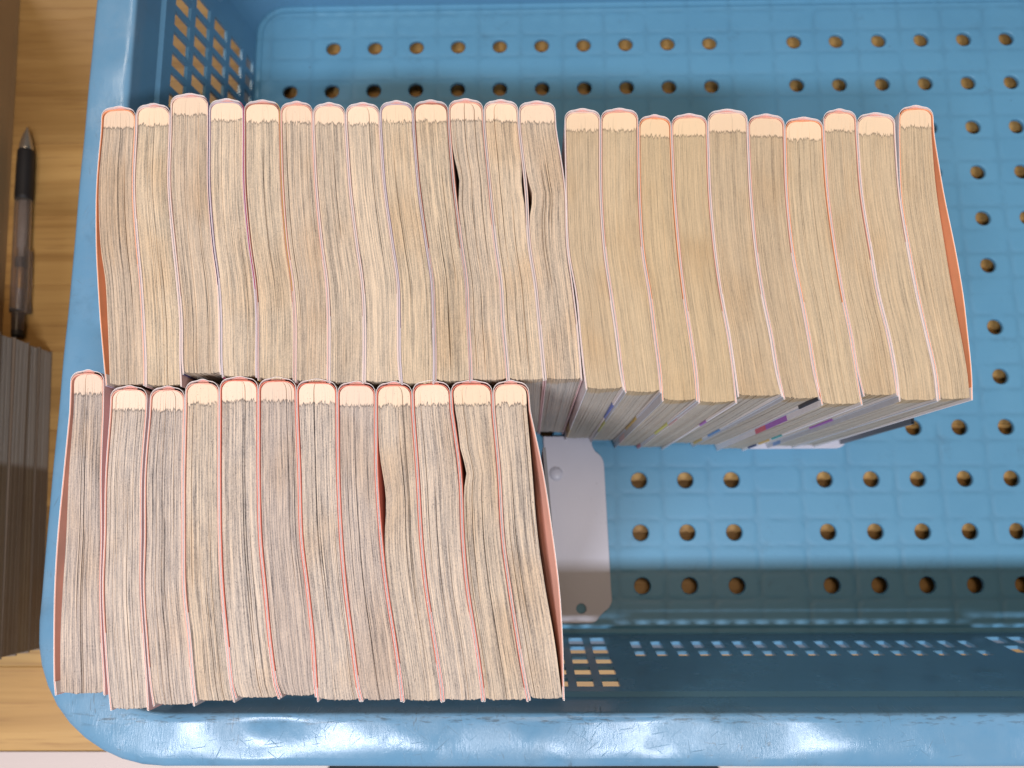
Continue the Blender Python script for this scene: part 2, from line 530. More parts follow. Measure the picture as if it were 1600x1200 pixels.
def rr(off, h, nc=8, nsx=1, nsy=1):
    """rounded outline of the floor grown by off, at height h; same point count for any offset"""
    x0, x1, y0, y1, r = FX0 - off, FX1 + off, FY0 - off, FY1 + off, max(FR + off, 0.02)
    pts = []
    cs = (((x1 - r), (y0 + r), -90), ((x1 - r), (y1 - r), 0), ((x0 + r), (y1 - r), 90), ((x0 + r), (y0 + r), 180))
    for ci, (cx, cy, a0) in enumerate(cs):
        arc = [(cx + r * math.cos(math.radians(a0 + 90 * k / nc)), cy + r * math.sin(math.radians(a0 + 90 * k / nc))) for k in range(nc + 1)]
        pts += arc
        nx, ny, na = cs[(ci + 1) % 4]
        ns = nsy if ci % 2 == 0 else nsx
        e0 = arc[-1]; e1 = (nx + r * math.cos(math.radians(na)), ny + r * math.sin(math.radians(na)))
        for k in range(1, ns):
            f = k / ns; pts.append((e0[0] + (e1[0] - e0[0]) * f, e0[1] + (e1[1] - e0[1]) * f))
    return [W(px, py, h) for px, py in pts]


def local(mb):
    mb.v = [Vector(v) - tub.location for v in mb.v]
    return mb


ROWY = [1.117 * (j + (0.28 if j > 5 else 0)) for j in range(12)]
fl = MB()
ys = [ROWY[0] - 0.5585] + [0.5 * (ROWY[j] + ROWY[j + 1]) for j in range(11)] + [ROWY[-1] + 0.5585]
HOLE_R = 0.174; TH = 0.09
for j in range(12):
    for i in range(-1, 24):
        if i in (-1, 23):
            continue
        x0, x1 = (i - 0.5, i + 0.5)
        y0, y1 = ys[j], ys[j + 1]
        cx, cy = i, ROWY[j]
        has = not (i == 11 or (j in (0, 11) and i in (0, 22)))
        if not has:
            fl.quad(W(x0, y1, 0), W(x1, y1, 0), W(x1, y0, 0), W(x0, y0, 0))
            continue
        n = 6; sq = []
        for (ax, ay), (bx, by) in (((x1, y0), (x1, y1)), ((x1, y1), (x0, y1)), ((x0, y1), (x0, y0)), ((x0, y0), (x1, y0))):
            sq += [(ax + (bx - ax) * k / n, ay + (by - ay) * k / n) for k in range(n)]
        ring = []
        for qx, qy in sq:
            a = math.atan2((qy - cy) / (y1 - y0), (qx - cx))
            ring.append((math.cos(a), math.sin(a)))
        fl.grid([[W(qx, qy, 0) for qx, qy in sq],
                 [W(cx + (HOLE_R + 0.02) * c, cy + (HOLE_R + 0.02) * s_, 0) for c, s_ in ring],
                 [W(cx + HOLE_R * c, cy + HOLE_R * s_, -0.02) for c, s_ in ring],
                 [W(cx + (HOLE_R - 0.005) * c, cy + (HOLE_R - 0.005) * s_, -TH) for c, s_ in ring]], close=True, flip=True)
# margin, the bevel of the raised panel, the gutter and the fillet into the wall
x0, x1, y0, y1 = -0.5, 22.5, ys[0], ys[-1]
inner = []
out = rr(-0.22, 0)
for q in out:
    c, r_ = q.x / P, -q.y / P
    inner.append(W(min(max(c, x0), x1), min(max(r_, y0), y1), 0))
fl.grid([inner, rr(-0.16, 0.0), rr(-0.10, -0.03), rr(-0.02, -0.035), rr(0.0, -0.01), rr(0.006, 0.05)], close=True, flip=True)
local(fl).build('base', M['plastic_floor'], tub, merge=1e-6)


def woff(h):
    d = 0.132 * h
    if h > 3.70:
        d += 0.07 * min(1.0, (h - 3.70) / 0.05)
    return d


WT = 0.065       # wall thickness


def panel(name, side, holes):
    """one straight wall with real openings; holes: list of (s0, s1, h0, h1)"""
    hb = sorted({0.05, 3.70, 3.75, HT} | {q for hh in holes for q in hh[2:]})
    if side in ('front', 'back'):
        a, b = FX0 + FR, FX1 - FR
    else:
        a, b = FY0 + FR, FY1 - FR
    sb = sorted({a, b} | {q for hh in holes for q in hh[:2]})

    def pos(s, h, t):
        o = woff(h) + t
        if side == 'front': return W(s, FY1 + o, h)
        if side == 'back': return W(s, FY0 - o, h)
        if side == 'left': return W(FX0 - o, s, h)
        return W(FX1 + o, s, h)
    hs = np.zeros((len(sb) - 1, len(hb) - 1), bool)
    for s0, s1, h0, h1 in holes:
        for i in range(len(sb) - 1):
            for j in range(len(hb) - 1):
                if sb[i] >= s0 - 1e-6 and sb[i + 1] <= s1 + 1e-6 and hb[j] >= h0 - 1e-6 and hb[j + 1] <= h1 + 1e-6:
                    hs[i, j] = True
    m = MB()
    for i in range(len(sb) - 1):
        for j in range(len(hb) - 1):
            A, B, C, E = (sb[i], hb[j]), (sb[i + 1], hb[j]), (sb[i + 1], hb[j + 1]), (sb[i], hb[j + 1])
            if not hs[i, j]:
                m.quad(*[pos(*q, 0) for q in (A, B, C, E)])
                m.quad(*[pos(*q, WT) for q in (E, C, B, A)])
            else:
                for q0, q1, di, dj in ((A, B, 0, -1), (B, C, 1, 0), (C, E, 0, 1), (E, A, -1, 0)):
                    ii, jj = i + di, j + dj
                    if 0 <= ii < hs.shape[0] and 0 <= jj < hs.shape[1] and hs[ii, jj]:
                        continue
                    m.quad(pos(*q0, 0), pos(*q0, WT), pos(*q1, WT), pos(*q1, 0))
    return local(m).build(name, M['plastic'], tub, merge=1e-6)


LAT_SIDE = [(3.39 - 0.73 * k - 0.55, 3.39 - 0.73 * k) for k in range(4)] + [(0.10, 0.46)]
LAT = [(3.44 - 0.665 * k - 0.47, 3.44 - 0.665 * k) for k in range(5)]


def lattice(s_from, s_to, phase, lat=None, wid=0.29):
    out = []; s = phase
    while s > s_from: s -= 0.437
    while s < s_to:
        if s >= s_from and s + wid <= s_to:
            out += [(s, s + wid, h0, h1) for h0, h1 in (lat or LAT)]
        s += 0.437
    return out


front = lattice(0.1, 7.14, 6.83)
s = 7.62
while s < 14.2:
    front += [(s, s + 0.20, 0.60, 1.08), (s, s + 0.20, 1.30, 1.62)]
    s += 0.41
front += lattice(14.9, 21.9, 14.9)
panel('wall', 'front', front)
panel('wall', 'back', front)
panel('wall', 'left', lattice(0.1, 12.4, 1.28, LAT_SIDE, 0.30))
panel('wall', 'right', lattice(0.1, 12.4, 1.28, LAT_SIDE, 0.30))
hl = [0.05, 1.2, 2.4, 3.70, 3.75, HT]
full = {}
for ci in range(4):
    cm = MB(); nc = 8
    per = nc + 1
    for t in (0, WT):
        rows = []
        for h in hl:
            ring = rr(woff(h) + t, h, nc)
            rows.append(ring[ci * per:(ci + 1) * per])
        cm.grid(rows, flip=(t == 0))
    local(cm).build('corner', M['plastic'], tub, smooth=True)
# rim: swept profile with slightly wavy plastic
d0 = woff(HT)
prof = [(0.0, -0.06), (0.0, 0.02), (0.012, 0.06), (0.035, 0.082), (0.07, 0.092), (0.16, 0.086), (0.26, 0.078), (0.36, 0.069), (0.46, 0.060), (0.56, 0.050),
        (0.68, 0.034), (0.75, 0.018), (0.795, -0.01), (0.82, -0.045), (0.83, -0.09), (0.83, -0.22), (0.80, -0.225), (0.785, -0.1), (0.75, -0.02)]
rows = []
for k, (dd, hh) in enumerate(prof):
    rows.append(rr(d0 + dd, HT + hh, 10, 150, 100))
n = len(rows[0])
wav = np.zeros(n); acc = 0.0; ph = [(random.uniform(0, 6.28), random.uniform(0.8, 1.2)) for _ in range(6)]
prev = rows[8][0]
for i in range(n):
    acc += (rows[8][i] - prev).length / P; prev = rows[8][i]
    wav[i] = sum(math.sin(acc * f_ * g_ + p_) * a_ for (p_, g_), f_, a_ in zip(ph, (0.45, 0.8, 1.3, 2.1, 3.3, 4.4), (0.010, 0.010, 0.012, 0.011, 0.0060, 0.0030)))
for k, (dd, hh) in enumerate(prof):
    wgt = math.sin(math.pi * min(max(dd / 0.83, 0), 1)) if hh > -0.05 else 0.0
    tilt = (dd - 0.39) * 1.2 if hh > -0.05 else 0.0
    for i in range(n):
        j = (i + 3) % n
        rows[k][i] = rows[k][i] + Vector((0, 0, (wav[i] * wgt + tilt * wav[(i * 7 + 11) % n if False else j]) * P))
rim = MB(); rim.grid(rows, close=True, flip=True)
local(rim).build('rim', M['plastic'], tub, smooth=True)
# foot flange round the base, seen through the lattice
ft = MB(); ft.grid([rr(0.075, 0.06), rr(0.26, 0.02), rr(0.30, -0.03), rr(0.30, -0.375), rr(0.25, -0.375), rr(0.23, -0.06), rr(0.0, -0.06)], close=True, flip=True)
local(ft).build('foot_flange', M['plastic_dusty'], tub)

# ------------------------------------------------------------------ standing books
HB = 6.62                       # book height in hole units (174 mm)


def smooth_interp(y, ys, xs):
    """Catmull-Rom through the measured edge positions"""
    ys = list(ys); xs = list(xs)
    if y <= ys[0]:
        sl = (xs[1] - xs[0]) / (ys[1] - ys[0]) * 0.35
        return xs[0] + sl * (y - ys[0])
    for i in range(len(ys) - 1):
        if y <= ys[i + 1]:
            break
    t = (y - ys[i]) / (ys[i + 1] - ys[i])
    def sl(k):
        a, b = max(k - 1, 0), min(k + 1, len(ys) - 1)
        return (xs[b] - xs[a]) / (ys[b] - ys[a])
    h = ys[i + 1] - ys[i]
    m0, m1 = sl(i) * h, sl(i + 1) * h
    t = min(t, 1.15)
    return ((2 * t**3 - 3 * t**2 + 1) * xs[i] + (t**3 - 2 * t**2 + t) * m0 + (-2 * t**3 + 3 * t**2) * xs[i + 1] + (t**3 - t**2) * m1)


def standing_book(label, group, left, right, ysp, yfo, pages, cover, jprint, gap=None, flare=(None, None),
                  marks=(), thick=1.0, crack=3):
    """left/right: functions image-row -> image-column of the outer faces at the top of the book"""
    mm = 0.001
    # samples along the depth of the book
    y_list = []
    nrow = 31
    tot = yfo - ysp
    for f in [0, 0.002, 0.006, 0.012, 0.022, 0.034, 0.05] + [0.05 + 0.95 * k / (nrow - 7) for k in range(1, nrow - 6)]:
        y_list.append(ysp + tot * f)
    Lp = [np.array(unp(left(y), y, HB)) * P * 1000 for y in y_list]      # in mm, (col,row)
    Rp = [np.array(unp(right(y), y, HB)) * P * 1000 for y in y_list]
    cx = 0.5 * (Lp[0][0] + Rp[0][0]); cy = 0.5 * (Lp[0][1] + Lp[-1][1])
    base = Vector((cx * mm, -cy * mm, 0.0004))
    root = empty('book', base)
    tag(root, label, 'book', group)
    ztop = HB * P - 0.0005
    depth = [0.0]
    for i in range(1, len(y_list)):
        c0 = 0.5 * (Lp[i - 1] + Rp[i - 1]); c1 = 0.5 * (Lp[i] + Rp[i])
        depth.append(depth[-1] + float(np.hypot(*(c1 - c0))))

    def V(pt, z):
        return Vector((pt[0] * mm, -pt[1] * mm, z)) - base

    def ins(i, side, d, sp=0.0, r=3.8):
        """point inset by d mm from the outer face; rounded towards the spine, spine set in by sp"""
        l, q = Lp[i], Rp[i]
        w = q - l; ln = np.hypot(*w); w = w / ln
        s_ = depth[i]
        rn = 0.0
        if s_ < r:
            rn = r - math.sqrt(max(r * r - (r - s_) ** 2, 0.0))
        d = d + rn
        p0 = l + w * d if side == 0 else q - w * d
        if sp:
            fade = max(0.0, 1 - s_ / 12.0)
            p0 = p0 + np.array([0.0, sp * fade])
        return p0

    N = len(y_list)
    tk = thick
    i_bl = 0.66 * tk                         # inset of the page block
    # ---- page block: strips of pages with their own heights, a few splits
    ln0 = float(np.hypot(*(Rp[N // 2] - Lp[N // 2]))) - 2 * i_bl
    ns = max(14, int(ln0 / 0.46))
    cuts = np.sort(np.concatenate([[0, 1], np.clip((np.arange(1, ns) + rng.uniform(-0.4, 0.4, ns - 1)) / ns, 0.01, 0.99)]))
    us, dz, ck = [], [], []
    cr = set(rng.integers(2, ns - 2, crack).tolist())
    for k in range(ns):
        zz = float(rng.normal(0, 0.085))
        if k in cr:
            us += [cuts[k] + 0.002, cuts[k] + 0.25 / ln0]; dz += [zz, zz]; ck += [(rng.uniform(25, 100), rng.uniform(10, 45))] * 2
            us += [cuts[k] + 0.27 / ln0, cuts[k + 1]]; dz += [zz, zz]; ck += [None] * 2
        else:
            us += [cuts[k], cuts[k + 1]]; dz += [zz, zz]; ck += [None] * 2
    us = np.array(us); dz = np.array(dz)
    gj = rng.normal(0, 0.11, len(us)); gj[1::2] = gj[0::2]
    verts, uvs, faces = [], [], []
    nc = len(us)
    lean = rng.uniform(-0.3, 0.3)
    wavy = rng.uniform(0, 6.28)
    for i in range(N):
        a = ins(i, 0, i_bl, 1.15); b = ins(i, 1, i_bl, 1.15)
        if gap:
            for side, yc, amp, sg in gap:
                e = math.exp(-((y_list[i] - yc) / sg) ** 2) * amp * 0.26
                if side == 0: a = a + np.array([e, 0])
                else: b = b - np.array([e, 0])
        for k in range(nc):
            q = a + (b - a) * us[k]
            gut = min(1.0, max(0.0, (depth[i] - 4.0) / 5.0))
            h = ztop + (-0.45 + dz[k] * (0.25 + 0.75 * gut) + 0.12 * math.sin(depth[i] * 0.11 + wavy + us[k] * 3)) * mm
            if ck[k]:
                h -= 1.4 * mm * math.exp(-((depth[i] - ck[k][0]) / ck[k][1]) ** 4)
            if i == N - 1:
                q = q + np.array([0, gj[k] - 0.15 - 0.6 * (abs(us[k] - 0.5) * 2) ** 4])
            verts.append(V(q, h)); uvs.append((us[k] * ln0, depth[i]))
    for i in range(N - 1):
        for k in range(nc - 1):
            o = i * nc + k
            faces.append((o, o + nc, o + nc + 1, o + 1))
    # fore edge
    lastrow = [verts[(N - 1) * nc + k].copy() for k in range(nc)]
    n1 = len(verts)
    zs = [1.0, 0.93, 0.75, 0.5, 0.25, 0.03]
    for zi, zf in enumerate(zs):
        for k in range(nc):
            q = lastrow[k].copy(); q.z = q.z if zi == 0 else ztop * zf
            q.y += 0.0005 * math.sin(zf * 5 + k * 0.05) * (0 if zi == 0 else 1)
            verts.append(q); uvs.append((us[k] * ln0, depth[-1] + (1 - zf) * 174))
    for zi in range(len(zs) - 1):
        for k in range(nc - 1):
            o = n1 + zi * nc + k
            faces.append((o, o + nc, o + nc + 1, o + 1))
    # plain sides and spine of the block
    ring = [i * nc for i in range(N - 1, -1, -1)] + [k for k in range(1, nc)] + [i * nc + nc - 1 for i in range(1, N)]
    n2 = len(verts)
    for idx in ring:
        t = verts[idx].copy(); verts.append(t); uvs.append(uvs[idx])
    for idx in ring:
        t = verts[idx].copy(); t.z = 0.0015; verts.append(t); uvs.append((uvs[idx][0], uvs[idx][1] + 150))
    for k in range(len(ring) - 1):
        faces.append((n2 + k, n2 + k + 1, n2 + len(ring) + k + 1, n2 + len(ring) + k))
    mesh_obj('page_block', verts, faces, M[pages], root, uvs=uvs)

    # ---- sheets: cover card and jacket, swept along outlines given at the top and (closed) lower down
    zlv = [ztop, ztop - 0.005, ztop - 0.012, ztop - 0.022, ztop * 0.4, 0.0012]
    open_ = [1.0, 0.62, 0.22, 0.0, 0.0, 0.0]

    def fl_off(side, i, zi):
        if flare[side] is None:
            return 0.0
        return flare[side](y_list[i]) * 0.26 * open_[zi]

    def outline(d, zi, sp, bulge=0.0, i0=0, iend=N, side_order=(0, 1)):
        """fore-left .. spine .. fore-right"""
        pts = []
        for i in range(iend - 1, -1, -1):
            q = ins(i, 0, d, sp) - np.array([fl_off(0, i, zi), 0]); pts.append(q)
        a, b = ins(0, 0, d, sp), ins(0, 1, d, sp)
        for k in range(1, 8):
            f = k / 8
            q = a + (b - a) * f - np.array([0, (bulge + 0.15) * math.sin(math.pi * f) ** 1.4]); pts.append(q)
        for i in range(0, iend):
            q = ins(i, 1, d, sp) + np.array([fl_off(1, i, zi), 0]); pts.append(q)
        return pts

    def sheet(name, lines, th, mats, mid, parent, foldmat=None):
        """lines: per z level, a list of outline points; th thickness to the right of the travel direction"""
        m = MB()
        npt = len(lines[0])
        outer, innr = [], []
        for zi, ln in enumerate(lines):
            A = np.array(ln); T = np.gradient(A, axis=0)
            Nn = np.stack([-T[:, 1], T[:, 0]], 1); Nn /= (np.linalg.norm(Nn, axis=1)[:, None] + 1e-9)
            B = A + Nn * th
            outer.append([V(q, zlv[zi]) for q in A]); innr.append([V(q, zlv[zi]) for q in B])
        m.grid(outer, mid[0]); m.grid(innr, mid[1], flip=True)
        m.grid([outer[0], innr[0]], mid[2], flip=True)
        for e in (0, -1):
            m.grid([[o[e] for o in outer], [o[e] for o in innr]], mid[2])
        if foldmat:
            for (z0, z1, mi) in foldmat:
                pass
        return m

    cov_lines = [outline(0.22 * tk, zi, 0.95) for zi in range(6)]
    cm = sheet('inner_cover', cov_lines, 0.24 * tk, None, (0, 0, 0), root)
    co = cm.build('inner_cover', [M[cover]], root)
    # spine lining: fills the crescent between block and jacket just below the top
    ia = outline(0.28 * tk, 0, 0.25, 0.62)[N - 1:N + 8]
    ib = outline(i_bl, 0, 1.30, -0.2)[N - 1:N + 8]
    sm = MB(); sm.grid([[V(q, ztop - 0.0011) for q in ia], [V(q, ztop - 0.0011) for q in ib]])
    sm.build('spine_lining', M['spine_lining'], root)
    # jacket with its flaps folded in round the fore edges
    fl_n = N - 1 - int((N - 8) * (rng.uniform(0.06, 0.35) if thick > 1 else rng.uniform(0.25, 0.70)))
    jl = []
    for zi in range(6):
        main = outline(0.0, zi, 0.0, 0.55)
        fold_l, fold_r = [], []
        dirl = np.array(Lp[-1]) - np.array(Lp[-2]); dirl /= np.hypot(*dirl)
        dirr = np.array(Rp[-1]) - np.array(Rp[-2]); dirr /= np.hypot(*dirr)
        tipl = main[0]; tipr = main[-1]
        wl = np.array(Rp[-1]) - np.array(Lp[-1]); wl /= np.hypot(*wl)
        fold_l = [tipl + dirl * 0.3 + wl * 0.52 * tk, tipl + dirl * 0.45 + wl * 0.26 * tk, tipl + dirl * 0.5 + wl * 0.03]
        fold_r = [tipr + dirr * 0.5 - wl * 0.03, tipr + dirr * 0.45 - wl * 0.26 * tk, tipr + dirr * 0.3 - wl * 0.52 * tk]
        fli = [ins(i, 0, 0.56 * tk, 0.0) - np.array([fl_off(0, i, zi), 0]) for i in range(fl_n, N)]
        flr = [ins(i, 1, 0.56 * tk, 0.0) + np.array([fl_off(1, i, zi), 0]) for i in range(N - 1, fl_n - 1, -1)]
        if flare[0] is not None: fli = fli[-2:]
        if flare[1] is not None: flr = flr[:2]
        jl.append(fli + fold_l + main + fold_r + flr)
        nfl, nfr = len(fli), len(flr)
    m = MB()
    npt = len(jl[0])
    outer, innr = [], []
    for zi, ln in enumerate(jl):
        A = np.array(ln); T = np.gradient(A, axis=0)
        Nn = np.stack([-T[:, 1], T[:, 0]], 1); Nn /= (np.linalg.norm(Nn, axis=1)[:, None] + 1e-9)
        B = A + Nn * 0.13 * tk
        outer.append([V(q, zlv[zi]) for q in A]); innr.append([V(q, zlv[zi]) for q in B])
    om = []
    for j in range(npt - 1):
        om.append(0 if (j < nfl - 1 or j > npt - nfr - 1) else 1)
    m.grid(outer, om); m.grid(innr, 0, flip=True)
    em = [0] * (npt - 1)
    if jprint in ('navy', 'magenta', 'yellow'):
        for j in range(npt - nfr - 3 - N + 2, npt - nfr - 3 - int(N * 0.30)):
            em[j] = 1
    m.grid([outer[0], innr[0]], em, flip=True)
    mats = [M['jacket'], M['print_' + jprint]]
    # printed colour marks on the folds (flat print, on quads just off the paper)
    for side, z0, z1, colr in marks:
        js = range(nfl - 1, nfl + 4) if side == 0 else range(npt - nfr - 4, npt - nfr + 1)
        mi = len(mats); mats.append(M['print_' + colr])
        for j in js:
            def at(jj, z):
                f = z / ztop
                a, b = outer[5][jj], outer[0][jj]
                A = Vector((b.x, b.y, z))
                return A
            mid = 0.5 * (outer[0][nfl + 1] + outer[0][nfl + 2]) if side == 0 else outer[0][npt - nfr - 2]
            sh = Vector((0, -0.00008, 0))
            m.quad(at(j, z0 * ztop) + sh, at(j + 1, z0 * ztop) + sh, at(j + 1, z1 * ztop) + sh, at(j, z1 * ztop) + sh, mi)
    m.build('dust_jacket', mats, root)
    return root


LV_U = [200, 290, 380, 440, 500, 560]
def zA(*z): return [140 + q / 4 for q in z]
def zB(*z): return [520 + q / 4 for q in z]
U = [   # edges between the books of the back row, left half
    zA(65, 35, 33, 45, 60, 80, 95), zA(285, 270, 292, 315, 330, 341, 342), zA(500, 492, 523, 548, 567, 568, 575),
    zA(742, 741, 768, 800, 814, 815, 822), zA(962, 964, 996, 1030, 1045, 1044, 1045), zA(1190, 1200, 1228, 1262, 1280, 1280, 1278),
    zA(1395, 1412, 1447, 1480, 1492, 1492, 1491), zB(80, 105, 148, 182, 195, 195, 192), zB(295, 320, 370, 405, 411, 413, 425),
    zB(506, 536, 585, 620, 630, 637, 634), zB(725, 756, 801, 835, 845, 858, 862), zB(945, 980, 1015, 1050, 1063, 1085, 1095),
    zB(1165, 1206, 1228, 1265, 1290, 1312, 1325), zB(1400, 1455, 1468, 1500, 1530, 1552, 1562)]
U_SP = [167, 162.5, 147, 155, 157, 159, 161, 161, 158, 157, 155, 156.5, 158.5]
U_FO = [601, 602, 583, 588, 592, 595, 597, 596, 599, 595, 593, 593, 592]
LV_R = [210, 300, 390, 460, 520, 580]
def zC(*z): return [870 + q / 4 for q in z]
def zD(*z): return [1180 + q / 4 for q in z]
R_ = [  # back row, right half
    zC(48, 55, 70, 118, 140, 165, 180), zC(275, 277, 300, 340, 375, 405, 425), zC(512, 518, 540, 585, 615, 645, 657),
    zC(718, 735, 765, 798, 835, 870, 885), zC(945, 958, 990, 1030, 1075, 1110, 1130), zC(1198, 1215, 1248, 1290, 1340, 1380, 1418),
    zD(188, 200, 237, 290, 335, 375, 415), zD(430, 455, 503, 550, 600, 640, 676), zD(640, 668, 726, 775, 835, 880, 900),
    zD(882, 908, 966, 1020, 1075, 1130, 1150), zD(1122, 1154, 1209, 1259, 1304, 1345, 1362)]
R_SP = [170.5, 170, 180, 178.5, 171.5, 179, 184, 171, 177, 165.5]
R_FO = [607, 612, 625, 628, 618, 622, 631, 617, 625, 623]
LV_L = [640, 740, 840, 920, 1000, 1070]
def zE(*z): return [70 + q / 4 for q in z]
def zF(*z): return [450 + q / 3.5556 for q in z]
L_L = [zE(150, 116, 92, 72, 60, 62, 66), zE(402, 372, 364, 352, 366, 386, 402), zE(650, 618, 615, 608, 628, 650, 670), zE(872, 862, 862, 866, 898, 922, 936),
       zE(1088, 1086, 1090, 1104, 1134, 1164, 1186), zE(1332, 1332, 1342, 1372, 1402, 1440, 1466), zF(46, 60, 71, 105, 135, 151, 158),
       zF(272, 276, 292, 316, 352, 384, 404), zF(486, 490, 514, 545, 590, 625, 634), zF(692, 718, 738, 766, 811, 850, 858),
       zF(908, 955, 970, 996, 1041, 1076, 1084), zF(1140, 1172, 1193, 1231, 1276, 1319, 1336)]
L_R = [zE(366, 352, 354, 346, 356, 374, 374), zE(636, 606, 602, 600, 619, 640, 648)] + [None] * 9 + [zF(1340, 1371, 1402, 1444, 1494, 1527, 1536)]
L_SP = [579.5, 604.5, 605, 594.5, 590, 591, 594, 597.5, 598, 596, 596, 596]
L_FO = [1085, 1109, 1102, 1096, 1091, 1088, 1095, 1095, 1096, 1095, 1095, 1093]


def edge(xs, lv, yfo, sh):
    lv2 = lv + [yfo]
    return lambda y: smooth_interp(y, lv2, xs) + sh


ORD = ['first', 'second', 'third', 'fourth', 'fifth', 'sixth', 'seventh', 'eighth', 'ninth', 'tenth', 'eleventh', 'twelfth', 'thirteenth']
U_HINT = ['orange inner cover showing', 'beside the leftmost book', 'set furthest back, navy jacket', 'magenta jacket on its right', 'yellow jacket on its right',
          'pale pink jacket', 'white jacket', 'grey streaked middle', 'lilac jacket', 'gap on its right', 'dark gap on its left', 'wavy pages', 'wavy, touching the tan books']
U_PRINT = ['lilac', 'pink', 'navy', 'magenta', 'yellow', 'pink', 'white', 'pink', 'lilac', 'pink', 'lilac', 'pink', 'pink']
for k in range(13):
    gap = None
    if k == 10: gap = [(0, 278, 6, 28)]
    if k == 12: gap = [(0, 305, 6, 22)]
    if k == 11: gap = [(1, 290, 3, 22)]
    fla = (None, None)
    if k == 0:
        fla = (lambda y: 0.0, None)
        xs = zA(68, 38, 46, 80, 93, 101, 105)
        oute = edge(U[0], LV_U, U_FO[0], 0.5); inn = edge(xs, LV_U, U_FO[0], 0.5)
        fla = ((lambda y: max(0.0, inn(y) - oute(y)) * 1.0), None)
        lf = inn
    else:
        lf = edge(U[k], LV_U, U_FO[k], 0.5)
    standing_book(f'{ORD[k]} cream-edged paperback from the left in the back row, {U_HINT[k]}', 'books standing in the back row',
                  lf, edge(U[k + 1], LV_U, U_FO[k], -0.5), U_SP[k], U_FO[k], 'pages_back',
                  'cover_orange' if k == 0 else ('cover_salmon', 'cover_pale', 'cover_brown', 'cover_pale', 'cover_lilac')[(k * 3) % 5], U_PRINT[k], gap, fla, crack=1 + (k > 8) * 3)
R_HINT = ['touching the cream-edged books', 'beside the leftmost tan book', 'spine set in', 'orange line on its left', 'thick, spine pushed back',
          'smooth pages', 'fore edge furthest forward', 'orange line on its left', 'left of the last book', 'orange cover bulging open']
MARKS = [((0, 0.10, 0.30, 'ochre'), (1, 0.55, 0.78, 'blue')), ((0, 0.30, 0.52, 'lime'), (1, 0.36, 0.60, 'ochre')), ((1, 0.40, 0.62, 'lime'), (0, 0.16, 0.3, 'pink'), (1, 0.02, 0.10, 'red')),
         ((1, 0.62, 0.70, 'violet'), (0, 0.62, 0.74, 'pink')), ((1, 0.26, 0.42, 'sky'), (1, 0.04, 0.18, 'ochre')), ((1, 0.86, 0.99, 'black'), (0, 0.5, 0.6, 'grey')),
         ((0, 0.58, 0.76, 'violet'), (0, 0.48, 0.58, 'red'), (1, 0.20, 0.32, 'yellow'), (1, 0.08, 0.18, 'navy'), (1, 0.34, 0.44, 'teal')), ((1, 0.44, 0.62, 'violet'),), ((0, 0.08, 0.16, 'sky'),), ()]
for k in range(10):
    fla = (None, None); rt = edge(R_[k + 1], LV_R, R_FO[k], -0.5); gap = None; lf = edge(R_[k], LV_R, R_FO[k], 0.5)
    if k == 9:
        o2 = edge(zD(1124, 1182, 1254, 1302, 1331, 1357, 1364), LV_R, R_FO[k], 0)
        fla = (None, (lambda y, o2=o2, rt=rt: max(0.0, o2(y) - rt(y))))
        l0 = lf; lf = lambda y: l0(y) + 6.0 * max(0.0, 1 - (y - 165) / 150.0)
    standing_book(f'{ORD[k]} of the ten tan-edged paperbacks in the back row, {R_HINT[k]}', 'books standing in the back row',
                  lf, rt, R_SP[k], R_FO[k], 'pages_tan', 'cover_orange' if k in (2, 6, 9) else ('cover_pale', 'cover_salmon')[k % 2], 'grey' if k % 3 else 'white', gap, fla, marks=MARKS[k], crack=0)
L_HINT = ['over the tub corner', 'reaching furthest forward', 'creamier smooth pages', 'flecked near the spine', 'red line on its right',
          'red lines on both sides', 'grey streaked', 'left of a gap', 'gap on its left', 'between red lines', 'bent pages', 'salmon cover beside the bookend']
L_PRINT = ['pink', 'pink', 'grey', 'white', 'white', 'pink', 'white', 'lilac', 'grey', 'white', 'white', 'pink']
for k in range(12):
    fla = [None, None]; gap = None
    lf = edge(L_L[k], LV_L, L_FO[k], 0.5)
    rx = L_R[k] if L_R[k] is not None else L_L[k + 1]
    rt = edge(rx, LV_L, L_FO[k], -0.5)
    if k == 0:
        inn = edge(zE(156, 128, 108, 88, 74, 72, 72), LV_L, L_FO[k], 0.5); oute = edge(zE(150, 112, 76, 58, 52, 54, 60), LV_L, L_FO[k], 0)
        fla[0] = lambda y, inn=inn, oute=oute: max(0.0, inn(y) - oute(y)); lf = inn
    if k == 11:
        o2 = edge(zF(1346, 1416, 1466, 1501, 1523, 1533, 1537), LV_L, L_FO[k], 0)
        fla[1] = lambda y, o2=o2, rt=rt: max(0.0, o2(y) - rt(y))
    if k == 8: gap = [(0, 775, 8, 55)]
    if k == 10: gap = [(0, 735, 6, 22), (0, 660, 2, 40)]
    standing_book(f'{ORD[k]} grey-edged paperback from the left in the front row, {L_HINT[k]}', 'books standing in the front row',
                  lf, rt, L_SP[k], L_FO[k], 'pages_front', 'cover_red' if k in (4, 5, 6, 7, 8, 9, 10) else 'cover_salmon', L_PRINT[k], gap, tuple(fla), thick=1.15, crack=3)

# ------------------------------------------------------------------ bookends


